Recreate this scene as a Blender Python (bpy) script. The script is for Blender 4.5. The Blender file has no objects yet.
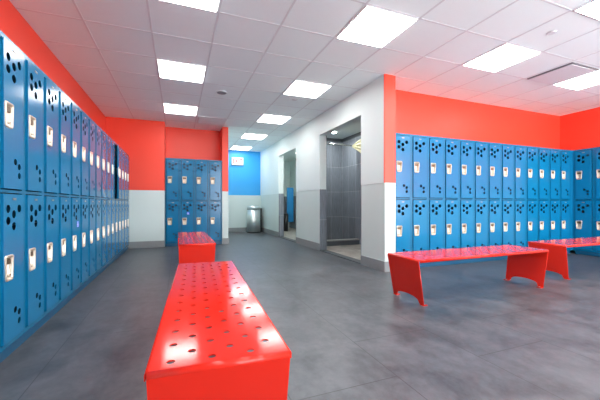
import bpy, bmesh, math, random
from mathutils import Vector, Matrix
random.seed(7)
scene = bpy.context.scene
COL = scene.collection
PI = math.pi

# ------------------------------------------------------------------ materials
def lin(h):
    h = h.lstrip('#')
    out = []
    for i in (0, 2, 4):
        c = int(h[i:i+2], 16) / 255.0
        out.append(c / 12.92 if c <= 0.04045 else ((c + 0.055) / 1.055) ** 2.4)
    return out + [1.0]

def material(name, color, rough=0.5, metal=0.0, spec=0.5, coat=0.0, coat_rough=0.05,
             var=0.04, vscale=6.0, bump=0.0, bscale=200.0, rvar=0.0):
    m = bpy.data.materials.new(name)
    m.use_nodes = True
    nt = m.node_tree
    b = nt.nodes['Principled BSDF']
    b.inputs['Roughness'].default_value = rough
    b.inputs['Metallic'].default_value = metal
    b.inputs['Specular IOR Level'].default_value = spec
    b.inputs['Coat Weight'].default_value = coat
    b.inputs['Coat Roughness'].default_value = coat_rough
    c = lin(color) if isinstance(color, str) else list(color)
    tc = nt.nodes.new('ShaderNodeTexCoord')
    nz = nt.nodes.new('ShaderNodeTexNoise')
    nz.inputs['Scale'].default_value = vscale
    nz.inputs['Detail'].default_value = 3
    nt.links.new(tc.outputs['Object'], nz.inputs['Vector'])
    mx = nt.nodes.new('ShaderNodeMix'); mx.data_type = 'RGBA'
    mx.inputs[6].default_value = [max(0, v * (1 - var)) for v in c[:3]] + [1]
    mx.inputs[7].default_value = [min(1, v * (1 + var)) for v in c[:3]] + [1]
    nt.links.new(nz.outputs['Fac'], mx.inputs[0])
    nt.links.new(mx.outputs[2], b.inputs['Base Color'])
    if rvar:
        mr = nt.nodes.new('ShaderNodeMapRange')
        mr.inputs['To Min'].default_value = max(0.02, rough - rvar)
        mr.inputs['To Max'].default_value = rough + rvar
        nt.links.new(nz.outputs['Fac'], mr.inputs['Value'])
        nt.links.new(mr.outputs['Result'], b.inputs['Roughness'])
    if bump:
        n2 = nt.nodes.new('ShaderNodeTexNoise')
        n2.inputs['Scale'].default_value = bscale
        nt.links.new(tc.outputs['Object'], n2.inputs['Vector'])
        bp = nt.nodes.new('ShaderNodeBump')
        bp.inputs['Strength'].default_value = bump
        bp.inputs['Distance'].default_value = 0.002
        nt.links.new(n2.outputs['Fac'], bp.inputs['Height'])
        nt.links.new(bp.outputs['Normal'], b.inputs['Normal'])
    return m

def emitter(name, color, strength, base='#FFFFFF'):
    m = bpy.data.materials.new(name)
    m.use_nodes = True
    b = m.node_tree.nodes['Principled BSDF']
    b.inputs['Base Color'].default_value = lin(base)
    b.inputs['Emission Color'].default_value = lin(color)
    b.inputs['Emission Strength'].default_value = strength
    return m

def floor_material():
    m = bpy.data.materials.new('vinyl_floor')
    m.use_nodes = True
    nt = m.node_tree; N = nt.nodes; Lk = nt.links
    b = N['Principled BSDF']
    tc = N.new('ShaderNodeTexCoord')
    mp = N.new('ShaderNodeMapping')
    mp.inputs['Rotation'].default_value = (0, 0, PI / 2)
    mp.inputs['Location'].default_value = (0.18, 0.105, 0)
    Lk.new(tc.outputs['Object'], mp.inputs['Vector'])
    br = N.new('ShaderNodeTexBrick')
    br.inputs['Scale'].default_value = 1.0
    br.inputs['Brick Width'].default_value = 1.22
    br.inputs['Row Height'].default_value = 0.61
    br.inputs['Mortar Size'].default_value = 0.0032
    br.inputs['Mortar Smooth'].default_value = 0.3
    br.inputs['Bias'].default_value = 0.0
    br.offset = 0.37
    br.inputs['Color1'].default_value = (0.42, 0.42, 0.42, 1)
    br.inputs['Color2'].default_value = (0.58, 0.58, 0.58, 1)
    br.inputs['Mortar'].default_value = (0.5, 0.5, 0.5, 1)
    Lk.new(mp.outputs['Vector'], br.inputs['Vector'])
    # stretched cloudy pattern
    mp2 = N.new('ShaderNodeMapping'); mp2.inputs['Scale'].default_value = (1.0, 0.75, 1)
    Lk.new(tc.outputs['Object'], mp2.inputs['Vector'])
    n1 = N.new('ShaderNodeTexNoise'); n1.inputs['Scale'].default_value = 4.2
    n1.inputs['Detail'].default_value = 7; n1.inputs['Roughness'].default_value = 0.62
    n1.inputs['Distortion'].default_value = 0.5
    Lk.new(mp2.outputs['Vector'], n1.inputs['Vector'])
    n2 = N.new('ShaderNodeTexNoise'); n2.inputs['Scale'].default_value = 18
    n2.inputs['Detail'].default_value = 5; n2.inputs['Roughness'].default_value = 0.7
    Lk.new(mp2.outputs['Vector'], n2.inputs['Vector'])
    a1 = N.new('ShaderNodeMath'); a1.operation = 'MULTIPLY_ADD'
    a1.inputs[1].default_value = 0.42
    Lk.new(n2.outputs['Fac'], a1.inputs[0]); Lk.new(n1.outputs['Fac'], a1.inputs[2])
    sep = N.new('ShaderNodeSeparateColor')
    Lk.new(br.outputs['Color'], sep.inputs['Color'])
    a2 = N.new('ShaderNodeMath'); a2.operation = 'MULTIPLY_ADD'
    a2.inputs[1].default_value = 0.18
    Lk.new(sep.outputs[0], a2.inputs[0]); Lk.new(a1.outputs[0], a2.inputs[2])
    rp = N.new('ShaderNodeValToRGB')
    e = rp.color_ramp.elements
    e[0].position = 0.58; e[0].color = lin(FLOOR_DARK)
    e[1].position = 0.98; e[1].color = lin(FLOOR_LIGHT)
    Lk.new(a2.outputs[0], rp.inputs['Fac'])
    mx = N.new('ShaderNodeMix'); mx.data_type = 'RGBA'
    mx.inputs[7].default_value = lin('#2A2E31')
    fm = N.new('ShaderNodeMath'); fm.operation = 'MULTIPLY'; fm.inputs[1].default_value = 0.8
    Lk.new(br.outputs['Fac'], fm.inputs[0])
    Lk.new(fm.outputs[0], mx.inputs[0])
    Lk.new(rp.outputs['Color'], mx.inputs[6])
    Lk.new(mx.outputs[2], b.inputs['Base Color'])
    mr = N.new('ShaderNodeMapRange')
    mr.inputs['To Min'].default_value = 0.30; mr.inputs['To Max'].default_value = 0.46
    Lk.new(n1.outputs['Fac'], mr.inputs['Value'])
    Lk.new(mr.outputs['Result'], b.inputs['Roughness'])
    b.inputs['Specular IOR Level'].default_value = 0.45
    bp = N.new('ShaderNodeBump'); bp.inputs['Strength'].default_value = 0.12
    bp.inputs['Distance'].default_value = 0.002
    Lk.new(a1.outputs[0], bp.inputs['Height'])
    Lk.new(bp.outputs['Normal'], b.inputs['Normal'])
    return m

def tile_material(name, base, grout, w, h, vertical=True):
    """stacked tiles: lines drawn from the object coordinates (x+y along the wall, z up)."""
    m = bpy.data.materials.new(name)
    m.use_nodes = True
    nt = m.node_tree; N = nt.nodes; Lk = nt.links
    b = N['Principled BSDF']; b.inputs['Roughness'].default_value = 0.35
    tc = N.new('ShaderNodeTexCoord')
    sx = N.new('ShaderNodeSeparateXYZ'); Lk.new(tc.outputs['Object'], sx.inputs[0])
    cx = N.new('ShaderNodeCombineXYZ')
    if vertical:
        ad = N.new('ShaderNodeMath'); ad.operation = 'ADD'
        Lk.new(sx.outputs['X'], ad.inputs[0]); Lk.new(sx.outputs['Y'], ad.inputs[1])
        Lk.new(ad.outputs[0], cx.inputs['X']); Lk.new(sx.outputs['Z'], cx.inputs['Y'])
    else:
        Lk.new(sx.outputs['X'], cx.inputs['X']); Lk.new(sx.outputs['Y'], cx.inputs['Y'])
    br = N.new('ShaderNodeTexBrick'); br.offset = 0.0
    br.inputs['Scale'].default_value = 1.0
    br.inputs['Brick Width'].default_value = w
    br.inputs['Row Height'].default_value = h
    br.inputs['Mortar Size'].default_value = 0.004
    c = lin(base)
    br.inputs['Color1'].default_value = [v * 0.82 for v in c[:3]] + [1]
    br.inputs['Color2'].default_value = [v * 1.2 for v in c[:3]] + [1]
    br.inputs['Mortar'].default_value = lin(grout)
    Lk.new(cx.outputs[0], br.inputs['Vector'])
    nz = N.new('ShaderNodeTexNoise'); nz.inputs['Scale'].default_value = 9
    mp = N.new('ShaderNodeMapping'); mp.inputs['Scale'].default_value = (6, 0.5, 1) if vertical else (1, 1, 1)
    Lk.new(cx.outputs[0], mp.inputs['Vector']); Lk.new(mp.outputs[0], nz.inputs['Vector'])
    mr = N.new('ShaderNodeMapRange')
    mr.inputs['To Min'].default_value = 0.55; mr.inputs['To Max'].default_value = 1.45
    Lk.new(nz.outputs['Fac'], mr.inputs['Value'])
    mx = N.new('ShaderNodeMix'); mx.data_type = 'RGBA'; mx.blend_type = 'MULTIPLY'
    mx.inputs[0].default_value = 1.0
    Lk.new(br.outputs['Color'], mx.inputs[6]); Lk.new(mr.outputs['Result'], mx.inputs[7])
    Lk.new(mx.outputs[2], b.inputs['Base Color'])
    return m

FLOOR_DARK, FLOOR_LIGHT = '#343A3F', '#5C6065'
M = {}
M['floor'] = floor_material()
M['red_wall'] = material('red_wall_paint', '#F0452F', rough=0.42, var=0.03, vscale=2, bump=0.05, bscale=90)
M['white_wall'] = material('white_wall_paint', '#D9E6E5', rough=0.5, var=0.015, vscale=2, bump=0.05, bscale=90)
M['blue_wall'] = material('blue_wall_paint', '#2FA3E6', rough=0.45, var=0.02, vscale=2)
M['wainscot'] = material('pale_wainscot', '#C8D6D3', rough=0.42, var=0.02, vscale=3)
M['baseboard'] = material('grey_baseboard', '#84898B', rough=0.5, var=0.06, vscale=8)
M['ceiling'] = material('ceiling_tile', '#F0F7F8', rough=0.9, var=0.015, vscale=60, bump=0.1, bscale=160)
M['grid'] = material('ceiling_grid_metal', '#DDDEE1', rough=0.5, var=0.01)
M['lamp'] = emitter('lamp_diffuser', '#FFFDFA', 7.5)
M['downlight'] = emitter('downlight_lens', '#FFFDFA', 260.0)
M['lamp_frame'] = material('lamp_frame', '#F4F4F4', rough=0.4, var=0.01)
M['blue'] = material('locker_blue_paint', '#0A6E9C', rough=0.16, spec=0.35, var=0.05, vscale=3, bump=0.04, bscale=60, rvar=0.04)
M['blue_body'] = material('locker_body_paint', '#09678F', rough=0.25, spec=0.35, var=0.05, vscale=3)
M['blue_inner_shade'] = material('locker_inner_shade', '#0B3550', rough=0.6, var=0.05, vscale=3)  # interior shade put into the colour so the door holes read dark
M['blue_base'] = material('locker_base_dark', '#0A4F72', rough=0.4, var=0.05, vscale=3)  # darker blue than the locker bodies
M['nickel'] = material('nickel_handle', '#D2C7B6', rough=0.34, metal=0.55, var=0.05, vscale=40)
M['bronze'] = material('latch_metal', '#6E5B49', rough=0.4, metal=0.6, var=0.1, vscale=60)
M['plate'] = material('number_plate_metal', '#8E8E8A', rough=0.35, metal=0.7, var=0.05, vscale=80)
M['sticker_blue'] = material('sticker_blue', '#1E62E0', rough=0.4, var=0.01)
M['sticker_white'] = material('sticker_white', '#F4F8FF', rough=0.4, var=0.01)
M['bench'] = material('bench_red_enamel', '#CF2A1D', rough=0.11, spec=0.27, coat=0.0, coat_rough=0.06, var=0.03, vscale=5, bump=0.03, bscale=70)
M['steel'] = material('brushed_steel', '#D9E2E1', rough=0.34, metal=0.8, var=0.05, vscale=30)
M['black'] = material('black_plastic', '#121619', rough=0.4, var=0.05)
M['tile'] = tile_material('grey_wall_tile', '#747D86', '#A5ABAF', 0.32, 0.62)
M['tile_floor'] = tile_material('beige_floor_tile', '#A9A69E', '#8C8A84', 0.3, 0.3, vertical=False)
M['curb'] = material('curb_tile', '#5C646A', rough=0.4, var=0.1, vscale=10)
M['curb_top'] = material('curb_top_stone', '#9AA0A0', rough=0.4, var=0.06, vscale=10)
M['threshold'] = material('threshold_stone', '#4C5357', rough=0.5, var=0.08, vscale=12)
M['rod'] = material('rod_metal', '#C8CCCC', rough=0.25, metal=0.9, var=0.03)
M['curtain'] = material('curtain_cloth', '#BFBEA2', rough=0.8, var=0.06, vscale=14)
M['panel_blue'] = material('partition_blue', '#1C78B0', rough=0.35, var=0.05, vscale=3)
M['sign_edge'] = material('sign_edge', '#6F8FA5', rough=0.5, var=0.02)
M['sign_face'] = emitter('sign_face_lit', '#FFF6F6', 0.12, base='#D8D4D4')
M['sign_text'] = emitter('sign_letters_lit', '#E01828', 0.30, base='#C81420')
M['vent_white'] = material('vent_white', '#E0E0E4', rough=0.5, var=0.02)
M['vent_shade'] = material('vent_shade', '#77777C', rough=0.6, var=0.03)  # shade at the plaque edges, put into the colour
M['grille'] = material('grille_grey', '#DFE1E4', rough=0.6, var=0.03)
M['speaker'] = material('speaker_grey', '#8D8F94', rough=0.6, var=0.05, vscale=60)

# ------------------------------------------------------------------ helpers
def box(bm, x0, x1, y0, y1, z0, z1, mi=0):
    vs = [bm.verts.new(p) for p in ((x0,y0,z0),(x1,y0,z0),(x1,y1,z0),(x0,y1,z0),
                                    (x0,y0,z1),(x1,y0,z1),(x1,y1,z1),(x0,y1,z1))]
    for q in ((3,2,1,0),(4,5,6,7),(0,1,5,4),(1,2,6,5),(2,3,7,6),(3,0,4,7)):
        f = bm.faces.new([vs[i] for i in q]); f.material_index = mi
    return vs

def cyl(bm, c, r, h, axis='z', n=24, mi=0, r2=None):
    r2 = r if r2 is None else r2
    rings = []
    for k, rr in ((0, r), (1, r2)):
        ring = []
        for i in range(n):
            a = 2 * PI * i / n
            u, v, w = rr * math.cos(a), rr * math.sin(a), k * h
            p = {'z': (u, v, w), 'y': (u, w, -v), 'x': (w, u, v)}[axis]
            ring.append(bm.verts.new((c[0]+p[0], c[1]+p[1], c[2]+p[2])))
        rings.append(ring)
    for i in range(n):
        j = (i + 1) % n
        f = bm.faces.new((rings[0][i], rings[0][j], rings[1][j], rings[1][i])); f.smooth = True; f.material_index = mi
    f = bm.faces.new(list(reversed(rings[0]))); f.material_index = mi
    f = bm.faces.new(rings[1]); f.material_index = mi

def to_mesh(name, bm, mats):
    me = bpy.data.meshes.new(name)
    bmesh.ops.recalc_face_normals(bm, faces=bm.faces)
    bm.to_mesh(me); bm.free()
    for m in (mats if isinstance(mats, (list, tuple)) else [mats]):
        me.materials.append(m)
    return me

def put(name, me, parent=None, loc=(0, 0, 0), rot=(0, 0, 0)):
    o = bpy.data.objects.new(name, me)
    COL.objects.link(o)
    o.location = loc; o.rotation_euler = rot
    if parent: o.parent = parent
    return o

def obj(name, bm, mats, parent=None, loc=(0, 0, 0), rot=(0, 0, 0), bevel=0.0, seg=2):
    o = put(name, to_mesh(name, bm, mats), parent, loc, rot)
    if bevel:
        md = o.modifiers.new('bevel', 'BEVEL'); md.width = bevel; md.segments = seg
        md.limit_method = 'ANGLE'; md.angle_limit = math.radians(40)
    return o

def thing(name, label, cat, loc=(0, 0, 0), rotz=0.0, group=None):
    o = bpy.data.objects.new(name, None); COL.objects.link(o)
    o.location = loc; o.rotation_euler = (0, 0, rotz)
    o.empty_display_size = 0.1
    o['label'] = label; o['category'] = cat
    if group: o['group'] = group
    return o

def tag(o, label, cat, group=None):
    o['label'] = label; o['category'] = cat
    if group: o['group'] = group
    return o

def structure(name, bm, mats):
    o = obj(name, bm, mats); o['kind'] = 'structure'
    return o

def copy_tree(o, parent=None):
    c = o.copy(); COL.objects.link(c)
    if parent: c.parent = parent
    for ch in list(o.children):
        copy_tree(ch, c)
    return c

def sheet(name, outer, holes, thick, bev=0.0):
    """flat sheet with punched holes in the XY plane, centred on z=0 -> mesh."""
    cu = bpy.data.curves.new(name, 'CURVE'); cu.dimensions = '2D'; cu.fill_mode = 'BOTH'
    cu.extrude = max(thick / 2 - bev, 0.0001); cu.bevel_depth = bev; cu.bevel_resolution = 1
    if bev: cu.offset = -bev
    for pts in [outer] + list(holes):
        s = cu.splines.new('POLY'); s.points.add(len(pts) - 1)
        for p, q in zip(s.points, pts): p.co = (q[0], q[1], 0, 1)
        s.use_cyclic_u = True
    o = bpy.data.objects.new(name, cu); COL.objects.link(o)
    bpy.context.view_layer.update()
    me = bpy.data.meshes.new_from_object(o.evaluated_get(bpy.context.evaluated_depsgraph_get()))
    bpy.data.objects.remove(o); bpy.data.curves.remove(cu)
    me.name = name
    me.materials.clear()
    return me

def circle(cx, cy, r, n=14):
    return [(cx + r * math.cos(2*PI*i/n), cy + r * math.sin(2*PI*i/n)) for i in range(n)]

def rounded(pts, r, n=3):
    out = []
    k = len(pts)
    for i in range(k):
        p = Vector(pts[i]); a = Vector(pts[i-1]); b = Vector(pts[(i+1) % k])
        da = (a - p).normalized(); db = (b - p).normalized()
        p0 = p + da * r; p1 = p + db * r
        for t in range(n + 1):
            s = t / n
            q = p0 * (1-s)**2 + p * 2*s*(1-s) + p1 * s*s
            out.append((q.x, q.y))
    return out

# ------------------------------------------------------------------ dimensions
H_CEIL = 2.74
YB = 7.45          # plane of the far red wall
XL = -1.39         # left wall
XR = 7.29          # right wall
YR = 4.04          # wall behind the right lockers
YN = -1.8
XC = 2.66          # corridor wall
WZ = 1.235         # top of the wainscot
YE = 10.6          # blue end wall

# ------------------------------------------------------------------ setting
bm = bmesh.new(); box(bm, XL-0.1, XR+0.1, YN-0.1, 11.8, -0.1, 0.0); structure('floor', bm, M['floor'])
bm = bmesh.new(); box(bm, XL-0.1, XR+0.1, YN-0.1, 11.8, H_CEIL, H_CEIL+0.1); structure('ceiling', bm, M['ceiling'])

bm = bmesh.new(); box(bm, XL-0.1, XL, YN, YB, 0, WZ, 1); box(bm, XL-0.1, XL, YN, YB, WZ, H_CEIL, 0)
structure('wall_left', bm, [M['red_wall'], M['wainscot']])

XA = -0.272
bm = bmesh.new(); box(bm, XL-0.1, XA, YB, YB+0.6, 0, WZ, 1); box(bm, XL-0.1, XA, YB, YB+0.6, WZ, H_CEIL, 0)
structure('wall_far_left', bm, [M['red_wall'], M['wainscot']])
bm = bmesh.new(); box(bm, XA, 0.962, 7.93, 8.03, 0, H_CEIL)
structure('wall_recess', bm, [M['red_wall']])
XP = 1.10
bm = bmesh.new()
box(bm, 0.962, 1.03, YB, YE, WZ, H_CEIL, 0); box(bm, 0.962, 1.03, YB, YE, 0, WZ, 1)
box(bm, 1.03, XP, YB+0.012, YE, WZ, H_CEIL, 2); box(bm, 1.03, XP, YB, YE, 0, WZ, 1)
box(bm, 1.03, XP, YB, YB+0.012, WZ, H_CEIL, 0)
structure('wall_pier', bm, [M['red_wall'], M['wainscot'], M['white_wall']])
bm = bmesh.new(); box(bm, XP, XC+0.15, YE, YE+0.1, 0, WZ, 1); box(bm, XP, XC, YE, YE+0.1, WZ, H_CEIL, 0)
structure('wall_end', bm, [M['blue_wall'], M['wainscot']])

# corridor wall with two openings
O2 = (4.204, 5.74, 2.33); O1 = (7.09, 8.50, 2.305)
XO = XC + 0.15
bm = bmesh.new()
def cw(y0, y1):
    box(bm, XC+0.007, XO, y0, y1, 0, WZ, 1); box(bm, XC, XO, y0, y1, WZ, H_CEIL, 0)
cw(3.625, O2[0]); cw(O2[1], O1[0]); cw(O1[1], 11.7)
box(bm, XC, XO, O2[0], O2[1], O2[2], H_CEIL, 0); box(bm, XC, XO, O1[0], O1[1], O1[2], H_CEIL, 0)
structure('wall_corridor', bm, [M['white_wall'], M['wainscot']])
bm = bmesh.new()
box(bm, XC, 2.845, 3.605, 3.625, WZ, H_CEIL, 0); box(bm, XC+0.004, 2.845, 3.605, 3.625, 0, WZ, 1)
box(bm, XO, 2.845, 3.625, YR+0.1, WZ, H_CEIL, 0); box(bm, XO, 2.845, 3.625, YR+0.1, 0, WZ, 1)
structure('wall_column', bm, [M['red_wall'], M['wainscot']])
bm = bmesh.new(); box(bm, 2.845, XR+0.1, YR, YR+0.1, 0, H_CEIL, 0)
structure('wall_lockers', bm, [M['red_wall']])
bm = bmesh.new(); box(bm, XR, XR+0.1, YN, YR, 0, WZ, 1); box(bm, XR, XR+0.1, YN, YR, WZ, H_CEIL, 0)
structure('wall_right', bm, [M['red_wall'], M['wainscot']])

bm = bmesh.new(); box(bm, XL, XR, YN-0.1, YN, 0, 0.3, 1); box(bm, XL, 1.5, YN-0.1, YN, 0.3, WZ, 1); box(bm, XL, 1.5, YN-0.1, YN, WZ, H_CEIL, 0)
structure('wall_near', bm, [M['white_wall'], M['wainscot']])          # unseen opening, added so the world light brightens the ceiling
# baseboards
BZ = 0.142
def skirt(name, *b):
    bm = bmesh.new()
    for q in b: box(bm, *q, 0.0, BZ)
    structure(name, bm, M['baseboard'])
skirt('baseboard_far_left', (XL, XA, YB-0.012, YB))
skirt('baseboard_pier', (0.962, XP+0.012, YB-0.012, YB), (XP, XP+0.012, YB, YE))
skirt('baseboard_end', (XP+0.012, XC-0.012, YE-0.012, YE))
skirt('baseboard_corridor', (XC-0.008, XC+0.007, 3.593, O2[0]), (XC-0.008, XC+0.007, O2[1], O1[0]), (XC-0.008, XC+0.007, O1[1], YE-0.012))
skirt('baseboard_column', (XC+0.007, 2.845, 3.593, 3.605))

# T-bar grid of the suspended ceiling
bm = bmesh.new()
gx0, gy0, P = -0.24 - 0.015, 2.42 - 0.015, 0.61
def grid_zone(x0, x1, y0, y1):
    k = math.ceil((x0 - gx0) / P)
    while gx0 + k * P < x1:
        x = gx0 + k * P; box(bm, x-0.009, x+0.009, y0, y1, H_CEIL-0.0025, H_CEIL+0.001); k += 1
    k = math.ceil((y0 - gy0) / P)
    while gy0 + k * P < y1:
        y = gy0 + k * P; box(bm, x0, x1, y-0.009, y+0.009, H_CEIL-0.002, H_CEIL+0.001); k += 1
grid_zone(XL, XC, YN, YB); grid_zone(XC, 2.845, YN, 3.6); grid_zone(2.845, XR, YN, YR)
grid_zone(XA, 0.962, YB, 7.93); grid_zone(XP, XC, YB, YE)
structure('trim_ceiling_grid', bm, M['grid'])

# shower room (behind the near opening)
SY, SX, SC = 7.0, 3.88, 2.58
bm = bmesh.new()
box(bm, XO, SX+0.1, SY, SY+0.08, 0, SC); box(bm, SX, SX+0.1, 4.204, SY, 0, SC); box(bm, XO, SX+0.1, 4.14, 4.204, 0, SC)
box(bm, XO, XO+0.012, O2[1], SY, 0, SC); 
structure('wall_shower', bm, M['tile'])
bm = bmesh.new(); box(bm, XO, SX+0.1, 4.14, SY+0.08, SC, SC+0.05); structure('ceiling_shower', bm, M['white_wall'])
bm = bmesh.new(); box(bm, XO, SX, 4.204, SY, 0.0, 0.012); structure('floor_shower', bm, M['tile_floor'])
bm = bmesh.new(); box(bm, XC+0.004, XO, O2[1]-0.012, O2[1], 0, WZ); box(bm, XC+0.004, XO, O2[0], O2[0]+0.012, 0, WZ)
box(bm, XC+0.004, XO, O1[1]-0.012, O1[1], 0, WZ); box(bm, XC+0.004, XO, O1[0], O1[0]+0.012, 0, WZ)
structure('trim_jamb_tile', bm, M['tile'])
bm = bmesh.new(); box(bm, XC, XO, O2[0], O2[1], 0, 0.012); box(bm, XC, XO, O1[0], O1[1], 0, 0.012)
structure('trim_threshold', bm, M['threshold'])
# curb, raised tray
t = thing('shower_curb', 'tiled curb across the shower floor inside the near doorway', 'shower curb', (XO, 6.2, 0.0125))
bm = bmesh.new(); box(bm, 0.014, SX-XO-0.004, 0, 0.13, 0, 0.10); obj('curb_body', bm, M['curb'], t)
bm = bmesh.new(); box(bm, 0.012, SX-XO-0.002, -0.008, 0.138, 0.10, 0.125); obj('curb_cap', bm, M['curb_top'], t, bevel=0.004)
bm = bmesh.new(); box(bm, XO+0.013, SX-0.001, 6.345, SY-0.001, 0.012, 0.05)
structure('floor_shower_tray', bm, M['tile_floor'])
bm = bmesh.new(); box(bm, XO, SX, SY-0.02, SY, SC-0.07, SC); box(bm, SX-0.02, SX, 4.21, SY-0.02, SC-0.07, SC)
structure('trim_shower_top', bm, M['threshold'])

# washroom (behind the far opening)
WX, WY = 4.10, 11.6
bm = bmesh.new()
for (a, b_, c, d) in ((XO, WX+0.1, WY, WY+0.1), (WX, WX+0.1, SY+0.08, WY)):
    box(bm, a, b_, c, d, WZ, SC, 0); box(bm, a, b_, c, d, 0, WZ, 1)
box(bm, XO, WX, SY+0.08, SY+0.092, WZ, SC, 0); box(bm, XO, WX, SY+0.08, SY+0.092, 0, WZ, 1)
structure('wall_washroom', bm, [M['white_wall'], M['tile']])
bm = bmesh.new(); box(bm, XO, WX+0.1, SY+0.08, WY+0.1, SC, SC+0.05); structure('ceiling_washroom', bm, M['white_wall'])
bm = bmesh.new(); box(bm, XO, WX, SY+0.092, WY, 0, 0.012); structure('floor_washroom', bm, M['tile_floor'])

# ------------------------------------------------------------------ ceiling things
def make_light():
    t = thing('ceiling_light', '', 'ceiling light', (0, 0, H_CEIL))
    bm = bmesh.new(); w = 0.292
    for (a, b, c, d) in ((-w, w, -w, -w+0.012), (-w, w, w-0.012, w), (-w, -w+0.012, -w+0.012, w-0.012), (w-0.012, w, -w+0.012, w-0.012)):
        box(bm, a, b, c, d, -0.012, -0.001)
    obj('frame', bm, M['lamp_frame'], t)
    bm = bmesh.new(); box(bm, -w+0.013, w-0.013, -w+0.013, w-0.013, -0.018, -0.002)
    obj('diffuser', bm, M['lamp'], t)
    return t
LIGHTS = [
 (-0.24, 2.42, 'square ceiling light panel cut by the top edge, nearest of the left column'),
 (-0.24, 4.25, 'square ceiling light panel in the left column, middle one near the round ceiling speaker'),
 (-0.24, 6.08, 'square ceiling light panel closest to the red recess over the small locker bank'),
 (1.59, 2.42, 'largest ceiling light panel, top centre, ahead of the white doorway wall'),
 (1.59, 4.25, 'ceiling light panel above the near shower doorway, second from camera in its column'),
 (1.59, 6.08, 'ceiling light panel over the corridor, third in the line along the white wall'),
 (1.59, 7.91, 'ceiling light panel over the corridor, second from the blue end wall'),
 (1.59, 9.74, 'small far ceiling light panel next to the blue end wall above the exit sign'),
 (3.42, 2.42, 'ceiling light panel over the red benches, beside the plaque air vent'),
 (3.42, 1.20, 'ceiling light panel at the top right corner, nearest over the right bench area'),
 (5.25, 2.42, 'ceiling light panel at the right edge, closest to the red corner'),
 (-0.24, 0.59, 'ceiling light panel overhead in front of the left lockers, outside the photo'),
 (1.59, 0.59, 'ceiling light panel overhead beside the camera, outside the photo'),
 (5.25, 0.59, 'ceiling light panel overhead near the right wall, outside the photo'),
 (-0.24, -1.24, 'ceiling light panel at the back left of the room behind the camera'),
 (1.59, -1.24, 'ceiling light panel at the back middle of the room behind the camera'),
 (3.42, -1.24, 'ceiling light panel at the back right of the room behind the camera'),
 (5.25, -1.24, 'ceiling light panel in the far back right corner behind the camera'),
]
proto = make_light()
for i, (x, y, lb) in enumerate(LIGHTS):
    o = proto if i == 0 else copy_tree(proto)
    o.location = (x + 0.29, y + 0.29, H_CEIL)
    o['label'] = lb; o['group'] = 'square ceiling light panels'
for x, y, lb in ((3.45, 7.65, 'added unseen ceiling light panel inside the washroom behind the doorway wall'), (3.78, 9.1, 'second added unseen ceiling light panel deeper inside the washroom')):  # unseen panels, added to brighten the washroom
    o = copy_tree(proto); o.location = (x, y, SC); o['label'] = lb; o['group'] = 'square ceiling light panels'

t = thing('shower_downlight', 'small round downlight in the shower ceiling beyond the near doorway', 'downlight', (3.28, 6.35, SC))
bm = bmesh.new(); cyl(bm, (0, 0, -0.012), 0.085, 0.011, n=28); obj('trim_ring', bm, M['lamp_frame'], t)
bm = bmesh.new(); cyl(bm, (0, 0, -0.014), 0.065, 0.002, n=28); obj('lens', bm, M['downlight'], t)

t = thing('ceiling_vent', 'square white plaque air vent in the ceiling between two light panels', 'vent', (4.945, 2.715, H_CEIL))
bm = bmesh.new(); box(bm, -0.285, 0.285, -0.275, 0.285, -0.012, -0.001); obj('vent_neck', bm, M['vent_shade'], t)
bm = bmesh.new(); box(bm, -0.27, 0.27, -0.26, 0.27, -0.026, -0.018); box(bm, -0.2, 0.2, -0.2, 0.2, -0.018, -0.012)
obj('plaque', bm, M['vent_white'], t)

t = thing('return_grille', 'grey louvred return air grille in the ceiling by the red recess', 'vent', (0.675, 6.995, H_CEIL))
bm = bmesh.new(); w = 0.29
for (a, b, c, d) in ((-w, w, -w, -w+0.03), (-w, w, w-0.03, w), (-w, -w+0.03, -w+0.03, w-0.03), (w-0.03, w, -w+0.03, w-0.03)):
    box(bm, a, b, c, d, -0.010, -0.001)
obj('frame', bm, M['grille'], t)
bm = bmesh.new()
for k in range(17):
    y = -0.25 + k * 0.031; box(bm, -0.26, 0.26, y, y+0.022, -0.009, -0.002)
obj('louvres', bm, M['grille'], t)

t = thing('ceiling_speaker', 'round grey ceiling speaker beside the left column of lights', 'speaker', (0.655, 5.145, H_CEIL))
bm = bmesh.new(); cyl(bm, (0, 0, -0.012), 0.085, 0.011, n=32); obj('rim', bm, M['grid'], t)
bm = bmesh.new(); cyl(bm, (0, 0, -0.017), 0.072, 0.005, n=32); obj('grille', bm, M['speaker'], t)
def sprinkler(x, y, lb):
    t = thing('sprinkler_head', lb, 'sprinkler', (x, y, H_CEIL), group='concealed ceiling sprinkler covers')
    bm = bmesh.new(); cyl(bm, (0, 0, -0.004), 0.048, 0.003, n=24); obj('escutcheon', bm, M['grid'], t)
    bm = bmesh.new(); cyl(bm, (0, 0, -0.012), 0.036, 0.008, n=24); obj('cover', bm, M['vent_white'], t)
sprinkler(3.65, 2.10, 'small round sprinkler cover on the ceiling between the top right light panels')
sprinkler(1.873, 5.056, 'small round sprinkler cover on the ceiling between corridor light panels')

# ------------------------------------------------------------------ lockers
TOPZ = 1.955
DOORS = ((1.026, 1.926), (0.099, 1.008))       # upper, lower
HOLES_TOP = ((0.056, 0.090), (0.056, 0.163), (0.127, 0.125), (0.127, 0.199), (0.197, 0.090))
HOLES_BOT = ((0.146, 0.170), (0.197, 0.143), (0.197, 0.086))

def trap(cx, cz, s, wt, wb, h, n=4, dz=0.0):
    return rounded([(cx - wb/2*s, cz - h/2*s + dz), (cx + wb/2*s, cz - h/2*s + dz),
                    (cx + wt/2*s, cz + h/2*s + dz), (cx - wt/2*s, cz + h/2*s + dz)], 0.016*s, n)
HW_T, HW_B, HH = 0.100, 0.080, 0.158

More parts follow.
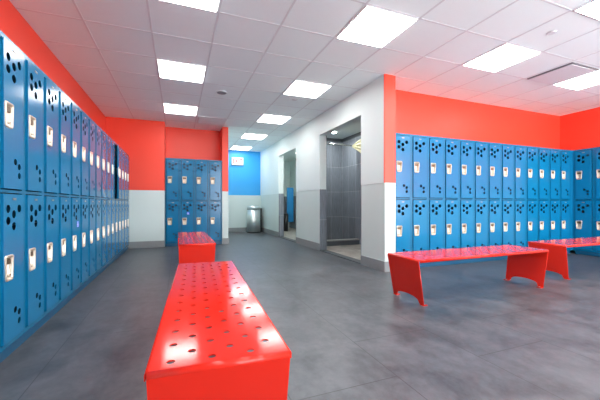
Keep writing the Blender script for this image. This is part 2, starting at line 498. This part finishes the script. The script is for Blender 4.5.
def make_handle_mesh():
    bm = bmesh.new()
    spec = [(1.0, 0.001, 0), (0.985, -0.005, 0), (0.95, -0.009, 0), (0.86, -0.009, 0), (0.80, -0.004, 0),
            (0.74, 0.012, 0.000), (0.62, 0.026, 0.006)]
    loops = []
    for s, y, dz in spec:
        loops.append([bm.verts.new((p[0], y + (max(0, -p[1]) * 0.13 if y > 0.005 else 0) * -1, p[1])) for p in trap(0, 0, s, HW_T, HW_B, HH, dz=dz)])
    n = len(loops[0])
    for a, b in zip(loops, loops[1:]):
        for i in range(n):
            j = (i + 1) % n
            f = bm.faces.new((a[i], a[j], b[j], b[i])); f.smooth = True
    bm.faces.new(loops[-1])
    # latch lift at the top of the cup and a padlock eye at the bottom
    box(bm, -0.033, 0.033, 0.001, 0.010, 0.022, 0.052, 1)
    cyl(bm, (0.004, -0.006, -0.044), 0.009, 0.016, 'y', 14, 0)
    cyl(bm, (0.004, -0.0075, -0.044), 0.0045, 0.002, 'y', 10, 1)
    return to_mesh('handle', bm, [M['nickel'], M['bronze']])
HANDLE = make_handle_mesh()

def make_plate_mesh():
    bm = bmesh.new()
    box(bm, -0.021, 0.021, -0.0015, 0.001, -0.0065, 0.0065, 0)
    box(bm, -0.018, -0.014, -0.0022, 0, -0.002, 0.002, 1); box(bm, 0.014, 0.018, -0.0022, 0, -0.002, 0.002, 1)
    return to_mesh('number_plate', bm, [M['plate'], M['bronze']])
PLATE = make_plate_mesh()

def make_sticker_mesh():
    bm = bmesh.new()
    s = 0.030
    box(bm, -s, s, -0.0009, 0.0004, -s, s, 0)
    y0 = -0.0016
    cyl(bm, (-0.004, y0, 0.019), 0.0055, 0.001, 'y', 12, 1)                     # head
    def bar(p, q, w):
        p = Vector(p); q = Vector(q); d = (q - p).normalized(); nn = Vector((-d.y, d.x)) * w / 2
        c = [p - nn, q - nn, q + nn, p + nn]
        vs = [bm.verts.new((a.x, y0, a.y)) for a in c] + [bm.verts.new((a.x, y0 + 0.001, a.y)) for a in c]
        for f in ((0,1,2,3),(7,6,5,4),(0,4,5,1),(1,5,6,2),(2,6,7,3),(3,7,4,0)):
            bm.faces.new([vs[i] for i in f]).material_index = 1
    bar((-0.004, 0.012), (-0.002, -0.006), 0.007); bar((-0.003, 0.005), (0.010, 0.004), 0.004)
    bar((-0.002, -0.005), (0.011, -0.006), 0.005); bar((0.010, -0.005), (0.015, -0.019), 0.005)
    for i in range(10):                                                         # wheel
        a0 = math.radians(110 + i * 24); a1 = math.radians(110 + (i + 1) * 24)
        bar((-0.002 + 0.014*math.cos(a0), -0.011 + 0.014*math.sin(a0)), (-0.002 + 0.014*math.cos(a1), -0.011 + 0.014*math.sin(a1)), 0.004)
    return to_mesh('accessible_sticker', bm, [M['sticker_blue'], M['sticker_white']])
STICKER = make_sticker_mesh()

def make_door_mesh(dw, dh):
    hx, hz = 0.057, dh / 2
    s = dw / 0.258
    holes = [circle(x*s, dh - z, 0.0255) for x, z in HOLES_TOP] + [circle(x*s, z, 0.020) for x, z in HOLES_BOT]
    holes.append([(hx + p[0], hz + p[1]) for p in trap(0, 0, 0.9, HW_T, HW_B, HH)])
    me = sheet('door', [(0, 0), (dw, 0), (dw, dh), (0, dh)], holes, 0.003, 0.0008)
    me.transform(Matrix.Rotation(PI/2, 4, 'X'))          # front faces -y
    bm = bmesh.new(); bm.from_mesh(me)                    # folded door edges
    for q in ((0.0006, 0.004, 0, dh), (dw-0.004, dw-0.0006, 0, dh), (0.004, dw-0.004, 0.0006, 0.004), (0.004, dw-0.004, dh-0.004, dh-0.0006)):
        box(bm, q[0], q[1], 0.0012, 0.014, q[2], q[3])
    bm.to_mesh(me); bm.free()
    me.materials.append(M['blue'])
    return me

def make_locker(w, D):
    """origin: left front corner on the floor; front faces -y."""
    t = thing('locker', '', 'locker')
    fs = 0.025; g = 0.0075
    bm = bmesh.new(); z0 = 0.070; tk = 0.006
    a, b = 0.0006, w - 0.0006
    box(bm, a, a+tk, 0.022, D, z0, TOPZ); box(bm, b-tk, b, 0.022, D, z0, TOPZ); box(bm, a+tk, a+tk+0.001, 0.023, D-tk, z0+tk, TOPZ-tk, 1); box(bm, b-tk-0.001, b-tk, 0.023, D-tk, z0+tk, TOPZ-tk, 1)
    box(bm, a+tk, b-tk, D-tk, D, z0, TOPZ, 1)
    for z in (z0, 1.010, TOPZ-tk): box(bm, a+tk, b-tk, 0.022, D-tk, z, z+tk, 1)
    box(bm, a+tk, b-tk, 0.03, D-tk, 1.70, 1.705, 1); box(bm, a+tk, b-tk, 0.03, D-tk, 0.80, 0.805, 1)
    box(bm, a, fs, 0.004, 0.022, z0, TOPZ); box(bm, w-fs, b, 0.004, 0.022, z0, TOPZ)
    for zz0, zz1 in ((z0, DOORS[1][0]), (DOORS[1][1], DOORS[0][0]), (DOORS[0][1], TOPZ)):
        box(bm, fs, w-fs, 0.004, 0.022, zz0, zz1)
    obj('cabinet', bm, [M['blue_body'], M['blue_inner_shade']], t)
    dw = w - 2*fs - 2*g
    for k, (za, zb) in enumerate(DOORS):
        dh = zb - za - 2*g
        key = (round(dw, 4), round(dh, 4))
        if key not in DM: DM[key] = make_door_mesh(dw, dh)
        # the hinge edge of the door is its +x edge
        d = put('door', DM[key], t, (w - fs - g, -0.0065, za + g))
        # door mesh runs 0..dw; shift so the origin is on the hinge edge
        h = put('handle', HANDLE, d, (0.057 - dw, -0.0005, dh/2))
        p = put('number_plate', PLATE, d, (-dw/2, -0.0022, dh - 0.030))
    return t
DM = {}
_mk = make_door_mesh
def make_door_mesh(dw, dh):
    me = _mk(dw, dh); me.transform(Matrix.Translation((-dw, 0, 0))); return me

def doors_of(t):
    d = [c for c in t.children if c.name.split('.')[0] == 'door']
    d.sort(key=lambda c: -c.location.z)
    return d

ORD = ['first','second','third','fourth','fifth','sixth','seventh','eighth','ninth','tenth','eleventh','twelfth','thirteenth','fourteenth','fifteenth','sixteenth']
# left run, faces +x
WL, XF, Y0, NL = 0.3212, -0.96, 2.308, 16
protoL = make_locker(WL, 0.41)
for k in range(-2, NL):
    o = protoL if k == -2 else copy_tree(protoL)
    o.location = (XF, Y0 + k * WL, 0); o.rotation_euler = (0, 0, PI/2)
    if k < 0:
        lb = 'two-door blue locker column of the left row, %s before the photo starts' % ('last' if k == -1 else 'second last')
    elif k == 0: lb = 'largest two-door blue locker column at the left edge of the photo'
    elif k == 4: lb = 'two-door blue locker column with wheelchair sticker, fifth in the left row'
    elif k == 11: lb = 'two-door blue locker column with its upper door ajar, twelfth in left row'
    elif k == NL-1: lb = 'last two-door blue locker column of the left row, against the red far wall'
    else: lb = 'two-door blue locker column, %s from the near end of the left row' % ORD[k]
    o['label'] = lb; o['group'] = 'blue locker columns of the left row'
    if k == 4: put('accessible_sticker', STICKER, doors_of(o)[1], (-0.085, -0.0016, 0.735 - 0.106))
    if k == 11:
        d = doors_of(o)[0]; d.rotation_euler = (0, 0, math.radians(9)); d['label'] = 'upper blue door standing ajar'
# small bank in the recess, faces -y
WC = 0.3045
protoC = make_locker(WC, 0.42)
xc0 = -0.258
for k in range(4):
    o = protoC if k == 0 else copy_tree(protoC)
    o.location = (xc0 + k * WC, 7.475, 0)
    o['label'] = ['leftmost of the four blue locker columns in the red recess',
                  'second of four recess locker columns, with wheelchair sticker on its lower door',
                  'third from left of the four blue locker columns in the red recess',
                  'rightmost recess locker column, next to the narrow red pier'][k]
    o['group'] = 'blue locker columns in the recess'
    if k == 1: put('accessible_sticker', STICKER, doors_of(o)[1], (-0.105, -0.0016, 0.73 - 0.106))
# right run, faces -y
WR, YF, X0, NR = 0.3115, 3.65, 2.848, 13
protoR = make_locker(WR, 0.375)
for k in range(NR):
    o = protoR if k == 0 else copy_tree(protoR)
    o.location = (X0 + k * WR, YF, 0)
    o['label'] = ('blue locker column touching the red column edge, first of the right row' if k == 0 else
                  'last blue locker column of the right row, beside the corner filler strip' if k == NR-1 else
                  'blue two-door locker column, %s from the red column along the right row' % ORD[k])
    o['group'] = 'blue locker columns of the right row'
xe = X0 + NR * WR
# run at the right edge, faces -x
WP, XPF = 0.312, 6.97
protoP = make_locker(WP, 0.31)
for k in range(3):
    o = protoP if k == 0 else copy_tree(protoP)
    o.location = (XPF, 3.636 - k * WP, 0); o.rotation_euler = (0, 0, -PI/2)
    o['label'] = ['wide-looking blue locker column on the right wall, first beside the corner',
                  'blue locker column cut off by the right edge of the photo',
                  'blue locker column on the right wall, third from the corner'][k]
    o['group'] = 'blue locker columns of the right wall'

# filler strips and plinths
bm = bmesh.new(); box(bm, xe+0.001, XPF+0.03, YF+0.06, YF+0.08, 0.001, 0.07); box(bm, xe+0.001, XPF+0.03, YF+0.001, YF+0.02, 0.07, TOPZ); box(bm, XPF, XPF+0.02, 3.637, YF, 0.07, TOPZ)
tag(obj('filler_panel', bm, M['blue']), 'plain blue filler strip in the corner where two locker rows meet', 'filler panel')
ye = Y0 + NL * WL
def plinth(x0, x1, y0, y1, lb):
    bm = bmesh.new(); box(bm, x0, x1, y0, y1, 0.001, 0.069)
    tag(obj('locker_plinth', bm, M['blue_base'], bevel=0.003), lb, 'locker base', 'blue bases under the lockers')
plinth(XF-0.40, XF-0.014, Y0 - 2*WL, ye, 'long blue base strip under the left locker row')
plinth(xc0, xc0 + 4*WC, 7.49, 7.89, 'short dark blue base under the recess lockers')
plinth(X0, xe, YF+0.016, YF+0.37, 'blue base strip under the right locker row behind the benches')
plinth(XPF+0.016, XPF+0.31, 3.636-3*WP, 3.62, 'blue base strip under the right wall lockers')

# ------------------------------------------------------------------ benches
BL, BW, BZT = 1.845, 0.466, 0.43
def make_bench():
    """long axis local x, origin on the floor under the middle."""
    t = thing('bench', '', 'bench')
    th = 0.005; r = 0.016; fl = 0.027
    holes = []
    for j, v in enumerate((-0.161, -0.0968, -0.0322, 0.0322, 0.0968, 0.161)):
        st = -0.865 if j % 2 else -0.805
        for k in range(14): holes.append(circle(st + k * 0.1285, v, 0.0138, 16))
    hx, hw = BL/2 - r, BW/2 - 0.010
    me = sheet('seat', [(-hx, -hw), (hx, -hw), (hx, hw), (-hx, hw)], holes, th, 0.0)
    me.transform(Matrix.Translation((0, 0, BZT - th/2)))
    bm = bmesh.new(); bm.from_mesh(me)
    # rolled flange down each long side, stopping short of the end bends
    for s in (-1, 1):
        prof = []
        for k in range(5):
            a = k / 4 * PI / 2
            prof.append((hw + 0.010 * math.sin(a), BZT - 0.010 * (1 - math.cos(a))))
        prof.append((hw + 0.010, BZT - fl))
        inner = [(y - (0.004 if i > 1 else 0.0), z - (0.005 if i < 3 else 0.0)) for i, (y, z) in enumerate(prof)]
        rows = []
        for x in (-hx - 0.004, hx + 0.004):
            rows.append(([bm.verts.new((x, s*y, z)) for y, z in prof], [bm.verts.new((x, s*y, z)) for y, z in inner]))
        (p0, i0), (p1, i1) = rows
        for i in range(len(prof) - 1):
            bm.faces.new((p0[i], p0[i+1], p1[i+1], p1[i])).smooth = True
            bm.faces.new((i0[i], i1[i], i1[i+1], i0[i+1])).smooth = True
            bm.faces.new((p0[i], i0[i], i0[i+1], p0[i+1])); bm.faces.new((p1[i], p1[i+1], i1[i+1], i1[i]))
        bm.faces.new((p0[-1], i0[-1], i1[-1], p1[-1]))
    bm.to_mesh(me); bm.free(); me.materials.append(M['bench'])
    put('seat', me, t)
    # legs: bend + inclined plate with an arched foot
    inset = 0.07; Hh = BZT - r
    top_w = BW/2 - 0.008; bot_w = BW/2 - 0.018
    ln = math.hypot(Hh, inset)
    arch = [(-bot_w, 0), (-bot_w + 0.05, 0)]
    for k in range(0, 13):
        a = PI * k / 12
        arch.append((-(bot_w - 0.062) * math.cos(a), 0.012 + 0.052 * math.sin(a)**0.7 if 0 < k < 12 else 0.010))
    arch += [(bot_w - 0.05, 0), (bot_w, 0), (top_w, ln), (-top_w, ln)]
    for s in (-1, 1):
        me = sheet('leg', arch, [], 0.006, 0.0)
        # local plate: x -> across (y), y -> up the leg
        ang = math.atan2(inset, Hh)
        bm = bmesh.new(); bm.from_mesh(me)
        for v in bm.verts:
            a, u, n = v.co.x, v.co.y, v.co.z
            xx = (BL/2 - 0.003) - inset + u * math.sin(ang) + n * math.cos(ang)
            zz = 0.006 + u * math.cos(ang) * (Hh - 0.006) / Hh - n * math.sin(ang)
            v.co = (s * xx, a, zz)
        prof = []
        ex = BL/2
        cxx = ex - r
        for k in range(7):
            a = k / 6 * (PI/2)
            prof.append(((cxx + r * math.cos(a), BZT - r + r * math.sin(a)), (cxx + (r-0.006) * math.cos(a), BZT - r + (r-0.006) * math.sin(a))))
        sides = []
        for y in (-top_w, top_w):
            sides.append([(bm.verts.new((s*o_[0], y, o_[1])), bm.verts.new((s*i_[0], y, i_[1]))) for o_, i_ in prof])
        for i in range(6):
            a0, a1 = sides[0][i], sides[0][i+1]; b0, b1 = sides[1][i], sides[1][i+1]
            bm.faces.new((a0[0], a1[0], b1[0], b0[0])).smooth = True
            bm.faces.new((a0[1], b0[1], b1[1], a1[1])).smooth = True
            bm.faces.new((a0[0], a0[1], a1[1], a1[0])); bm.faces.new((b0[0], b1[0], b1[1], b0[1]))
        bmesh.ops.recalc_face_normals(bm, faces=bm.faces)
        bm.to_mesh(me); bm.free(); me.materials.append(M['bench'])
        lg = put('leg', me, t)
        for sy in (-1, 1):
            bm = bmesh.new()
            x0 = BL/2 - inset - 0.045; x1 = BL/2 - inset + 0.004
            y0 = sy * (bot_w - 0.048); y1 = sy * bot_w
            box(bm, min(s*x0, s*x1), max(s*x0, s*x1), min(y0, y1), max(y0, y1), 0.0005, 0.0065)
            cyl(bm, (s*(x0+0.016), sy*(bot_w-0.024), 0.0065), 0.008, 0.005, n=12, mi=1)
            obj('foot', bm, [M['bench'], M['plate']], lg)
    return t
BENCH = [(0.182, 1.949, PI/2 - 0.05, 'long red perforated bench nearest the camera in the left aisle'),
         (0.2315, 5.13, PI/2, 'far red bench in the left aisle, in front of the recess lockers'),
         (2.957, 2.486, 0.004, 'red bench standing alone in full view before the right locker row'),
         (5.377, 2.628, 0.0, 'red bench cut by the right edge, partly behind the middle red bench')]
pb = make_bench()
for i, (x, y, a, lb) in enumerate(BENCH):
    o = pb if i == 0 else copy_tree(pb)
    o.location = (x, y, 0); o.rotation_euler = (0, 0, a)
    o['label'] = lb; o['group'] = 'red metal benches'

# ------------------------------------------------------------------ corridor end things
t = thing('exit_sign', 'lit white exit sign with red letters on the blue end wall', 'sign', (1.862, YE - 0.001, 2.37))
bm = bmesh.new(); box(bm, -0.20, 0.20, -0.05, 0, -0.135, 0.135); obj('sign_housing', bm, M['sign_edge'], t, bevel=0.004)
bm = bmesh.new(); box(bm, -0.188, 0.192, -0.054, -0.0505, -0.118, 0.132); f = obj('sign_face', bm, M['sign_face'], t)
cu = bpy.data.curves.new('exit_letters', 'FONT'); cu.body = 'EXIT'; cu.size = 0.225; cu.align_x = 'CENTER'; cu.align_y = 'CENTER'
cu.extrude = 0.001; cu.offset = 0.005; cu.space_character = 1.3
to = bpy.data.objects.new('exit_letters', cu); COL.objects.link(to); bpy.context.view_layer.update()
me = bpy.data.meshes.new_from_object(to.evaluated_get(bpy.context.evaluated_depsgraph_get()))
bpy.data.objects.remove(to); me.materials.clear(); me.materials.append(M['sign_text'])
xs = [v.co.x for v in me.vertices]; zs = [v.co.y for v in me.vertices]
me.transform(Matrix.Translation((-(max(xs)+min(xs))/2, -(max(zs)+min(zs))/2, 0)))
me.transform(Matrix.Diagonal((0.31/(max(xs)-min(xs)), 0.165/(max(zs)-min(zs)), 1, 1)))
me.transform(Matrix.Rotation(PI/2, 4, 'X'))
put('exit_letters', me, f, (0.002, -0.0555, 0.006))

t = thing('trash_bin', 'round brushed steel trash bin in the corner under the blue wall', 'trash bin', (2.345, 10.27, 0))
bm = bmesh.new(); cyl(bm, (0, 0, 0.02), 0.225, 0.74, n=40); obj('bin_body', bm, M['steel'], t)
bm = bmesh.new(); cyl(bm, (0, 0, 0.77), 0.230, 0.09, n=40, r2=0.222); cyl(bm, (0, 0, 0.86), 0.222, 0.012, n=40, r2=0.20)
obj('bin_lid', bm, M['steel'], t)
bm = bmesh.new(); cyl(bm, (0, 0, 0.0), 0.228, 0.02, n=40); cyl(bm, (0, 0, 0.76), 0.218, 0.01, n=40); obj('bin_base', bm, M['black'], t)
bm = bmesh.new(); box(bm, 0.19, 0.265, -0.06, 0.10, 0.01, 0.80); obj('bin_dark_strip', bm, M['black'], t, bevel=0.01)  # dark strip down the right side of the bin

# ------------------------------------------------------------------ shower fittings
t = thing('curtain_rod', 'pale metal shower curtain rod across the near doorway shower', 'curtain rod', (XO, 6.3, 2.285))
bm = bmesh.new(); cyl(bm, (0.03, 0, 0), 0.016, SX-XO-0.032, 'x', 16); obj('rod', bm, M['rod'], t)
for x in (0.013, SX-XO-0.021):
    bm = bmesh.new(); cyl(bm, (x, 0, 0), 0.035, 0.02, 'x', 20); obj('flange', bm, M['rod'], t)
# curtain gathered at the wall end of the rod and swept back towards the doorway
bm = bmesh.new()
nu, nv = 48, 40
grid = []
for j in range(nv):
    v = j / (nv - 1)
    row = []
    # u runs along the gathered top edge (towards the doorway), v down the folds
    for i in range(nu):
        u = i / (nu - 1)
        wv = math.sin(v * 2 * PI * 3.5 + u * 9)
        y = 6.27 - 1.05 * u - 0.10 * v * u
        z = 2.285 + 0.075 * math.sin(min(1.0, u / 0.3) * PI * 0.5) - v * (0.05 + 0.80 * u)
        x = 3.74 - 0.03 * u + (0.012 + 0.022 * v) * wv
        row.append(bm.verts.new((x, y + 0.02 * wv * v, z)))
    grid.append(row)
for j in range(nv - 1):
    for i in range(nu - 1):
        bm.faces.new((grid[j][i], grid[j][i+1], grid[j+1][i+1], grid[j+1][i])).smooth = True
o = obj('shower_curtain', bm, M['curtain'])
md = o.modifiers.new('thick', 'SOLIDIFY'); md.thickness = 0.003
tag(o, 'cream shower curtain gathered at the rod end in the near doorway', 'shower curtain')

# washroom things
t = thing('toilet_partition', 'tall blue partition panel seen through the far doorway', 'partition', (3.53, 10.3, 0.012))
bm = bmesh.new(); box(bm, 0.0, 0.24, 0, 0.03, 0.30, 1.50); obj('partition_panel', bm, M['panel_blue'], t, bevel=0.003)
bm = bmesh.new(); box(bm, 0.02, 0.06, 0.002, 0.028, 0.0, 0.30); obj('pedestal', bm, M['steel'], t)
t = thing('waste_bin', 'small black bin in the far doorway beside the blue partition', 'bin', (3.44, 10.15, 0.012))
bm = bmesh.new(); cyl(bm, (0, 0, 0), 0.075, 0.55, n=24, r2=0.085); obj('bin_body', bm, M['black'], t)
bm = bmesh.new(); cyl(bm, (0, 0, 0.55), 0.088, 0.05, n=24, r2=0.06); obj('bin_lid', bm, M['black'], t)

# ------------------------------------------------------------------ camera, world, view
cam = bpy.data.cameras.new('camera')
co = bpy.data.objects.new('camera', cam); COL.objects.link(co)
F_PX = 313.0
cam.sensor_width = 36.0; cam.sensor_fit = 'HORIZONTAL'
cam.lens = F_PX / 600.0 * 36.0
cam.shift_y = 4.0 / 600.0
cam.clip_start = 0.05
co.location = (0, 0, 0.94)
co.rotation_euler = (PI/2, 0, -math.atan(122.0 / F_PX))
scene.camera = co
w = bpy.data.worlds.new('world'); scene.world = w; w.use_nodes = True
w.node_tree.nodes['Background'].inputs['Color'].default_value = (0.95, 0.97, 1.0, 1)
w.node_tree.nodes['Background'].inputs['Strength'].default_value = 5.2  # fill light through the added opening behind the camera
vs = scene.view_settings
vs.view_transform = 'Standard'; vs.look = 'None'; vs.gamma = 1.0; vs.use_curve_mapping = False
vs.exposure = 1.1
scene.cycles.use_denoising = True
scene.cycles.max_bounces = 14; scene.cycles.diffuse_bounces = 8; scene.cycles.glossy_bounces = 6
